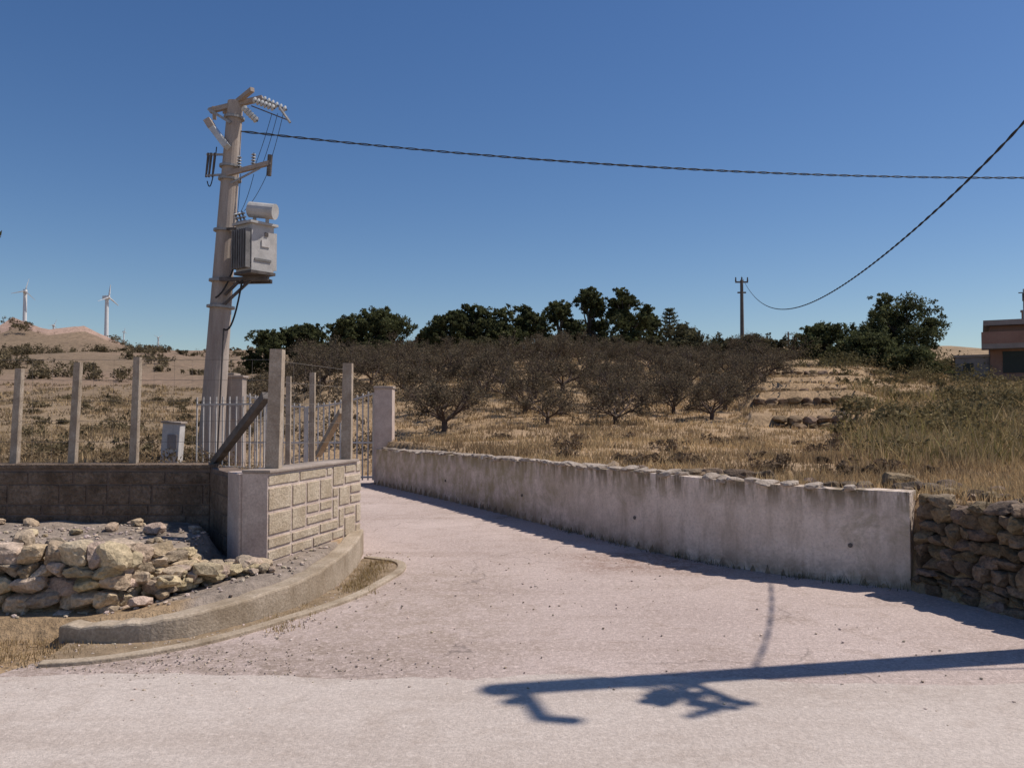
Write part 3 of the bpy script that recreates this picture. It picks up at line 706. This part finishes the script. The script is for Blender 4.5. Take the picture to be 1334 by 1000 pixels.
scrub('scrub',50,45,80,300,560,.8,1.8,(.14,.11,.07),1)
scrub('scrub',50,22,60,300,490,.5,1.3,(.15,.115,.075),1)
scrub('scrub',80,18,60,1090,1334,.4,1.2,(.155,.125,.062),1)
scrub('scrub',60,12,28,1110,1400,.3,.8,(.19,.15,.072),1)
scrub('scrub',24,42,58,1040,1260,1.2,2.2,(.12,.105,.05),1)
scrub('scrub',46,9.5,20,620,1250,.12,.38,(.17,.12,.078),1)
b=MB()
for k_ in range(0,8):
    D0=23.5+4.5*k_-.15; wpx=random.uniform(40,66); cx=1048-4*k_
    x0=(cx-wpx-667)/F*D0;x1=(cx+wpx*1.0-667)/F*D0; xx=x0
    while xx<x1:
        w=random.uniform(.18,.5)
        for l in range(2): b.stone((xx+w/2,D0+.1*l+random.uniform(-.12,.12),gz(xx,D0-.4)+.06+.18*l),(w,.35,random.uniform(.16,.27)),'stone',scol((.22,.155,.10),.35))
        xx+=w*random.uniform(.85,1.2)
b.obj('terrace_wall')
def weeds(pts,h,col,nb=10,sp=.05):
    x=np.array([p[0] for p in pts]);y=np.array([p[1] for p in pts]); n=len(x)*nb
    bx=np.repeat(x,nb)+rng.normal(0,sp,n);by=np.repeat(y,nb)+rng.normal(0,sp,n); H=h*rng.uniform(.3,1.2,n); a=rng.uniform(0,6.28,n);l=rng.normal(0,.5,n)*H
    B=np.stack([bx,by,np.zeros(n)],1); w=.0035; dx=np.stack([np.cos(a)*w,np.sin(a)*w,0*a],1); a2=rng.uniform(0,6.28,n)
    V=np.stack([B-dx,B+dx,B+np.stack([np.cos(a2)*l,np.sin(a2)*l,H],1)],1).reshape(-1,3)
    C=np.repeat(np.array(col)*rng.uniform(.6,1.3,n)[:,None],3,0)
    link('roadside_weeds',fastmesh('roadside_weeds',V,np.arange(len(V)).reshape(-1,3),C,'grass'))
weeds([(random.gauss(-1.42,.07),random.uniform(7.6,9.2)) for i in range(150)],.06,(.38,.28,.14))
weeds([(random.uniform(-1.9,-1.6),random.uniform(6.3,7.2)) for i in range(50)],.04,(.38,.28,.14))
weeds([(random.uniform(-5,-2.9),random.uniform(5.45,6.2)) for i in range(350)],.04,(.38,.27,.14))
weeds([(RW[i][0]+(RW[i+1][0]-RW[i][0])*t-.05,RW[i][1]+(RW[i+1][1]-RW[i][1])*t-.05) for i in (2,3,4) for t in np.clip(rng.normal(.5,.25,18),0,1)],.10,(.14,.13,.06),8)
# ---------------------------------------------------------------- light, sky, camera
el=math.radians(57); az=math.atan2(.98,.2)
sd=Vector((math.sin(az)*math.cos(el),math.cos(az)*math.cos(el),math.sin(el)))
L=bpy.data.lights.new('sun','SUN'); L.energy=4.5; L.angle=math.radians(.5); L.color=(1,.92,.83)
lo=bpy.data.objects.new('sun',L); lo.rotation_euler=sd.to_track_quat('Z','Y').to_euler(); lo.location=(20,5,40); sc.collection.objects.link(lo)
w=bpy.data.worlds.new('World'); sc.world=w; w.use_nodes=True; nt=w.node_tree; bg=nt.nodes['Background']
sk=nt.nodes.new('ShaderNodeTexSky'); sk.sky_type='NISHITA'; sk.sun_disc=False; sk.sun_elevation=el; sk.sun_rotation=az
sk.air_density=1.0; sk.dust_density=.4; sk.ozone_density=2.0; sk.altitude=200
hs=nt.nodes.new('ShaderNodeHueSaturation'); hs.inputs['Saturation'].default_value=1.25; hs.inputs['Hue'].default_value=.508
nt.links.new(sk.outputs[0],hs.inputs['Color']); nt.links.new(hs.outputs[0],bg.inputs[0]); bg.inputs[1].default_value=.09
cam=bpy.data.cameras.new('camera'); cam.lens=F/1334*36; cam.sensor_width=36; cam.clip_end=6000; cam.clip_start=.05
co=bpy.data.objects.new('camera',cam); co.location=(0,0,CAMH); co.rotation_euler=(math.radians(90+2.08),0,0); sc.collection.objects.link(co); sc.camera=co
sc.view_settings.view_transform='Standard'; sc.view_settings.look='None'; sc.view_settings.exposure=0
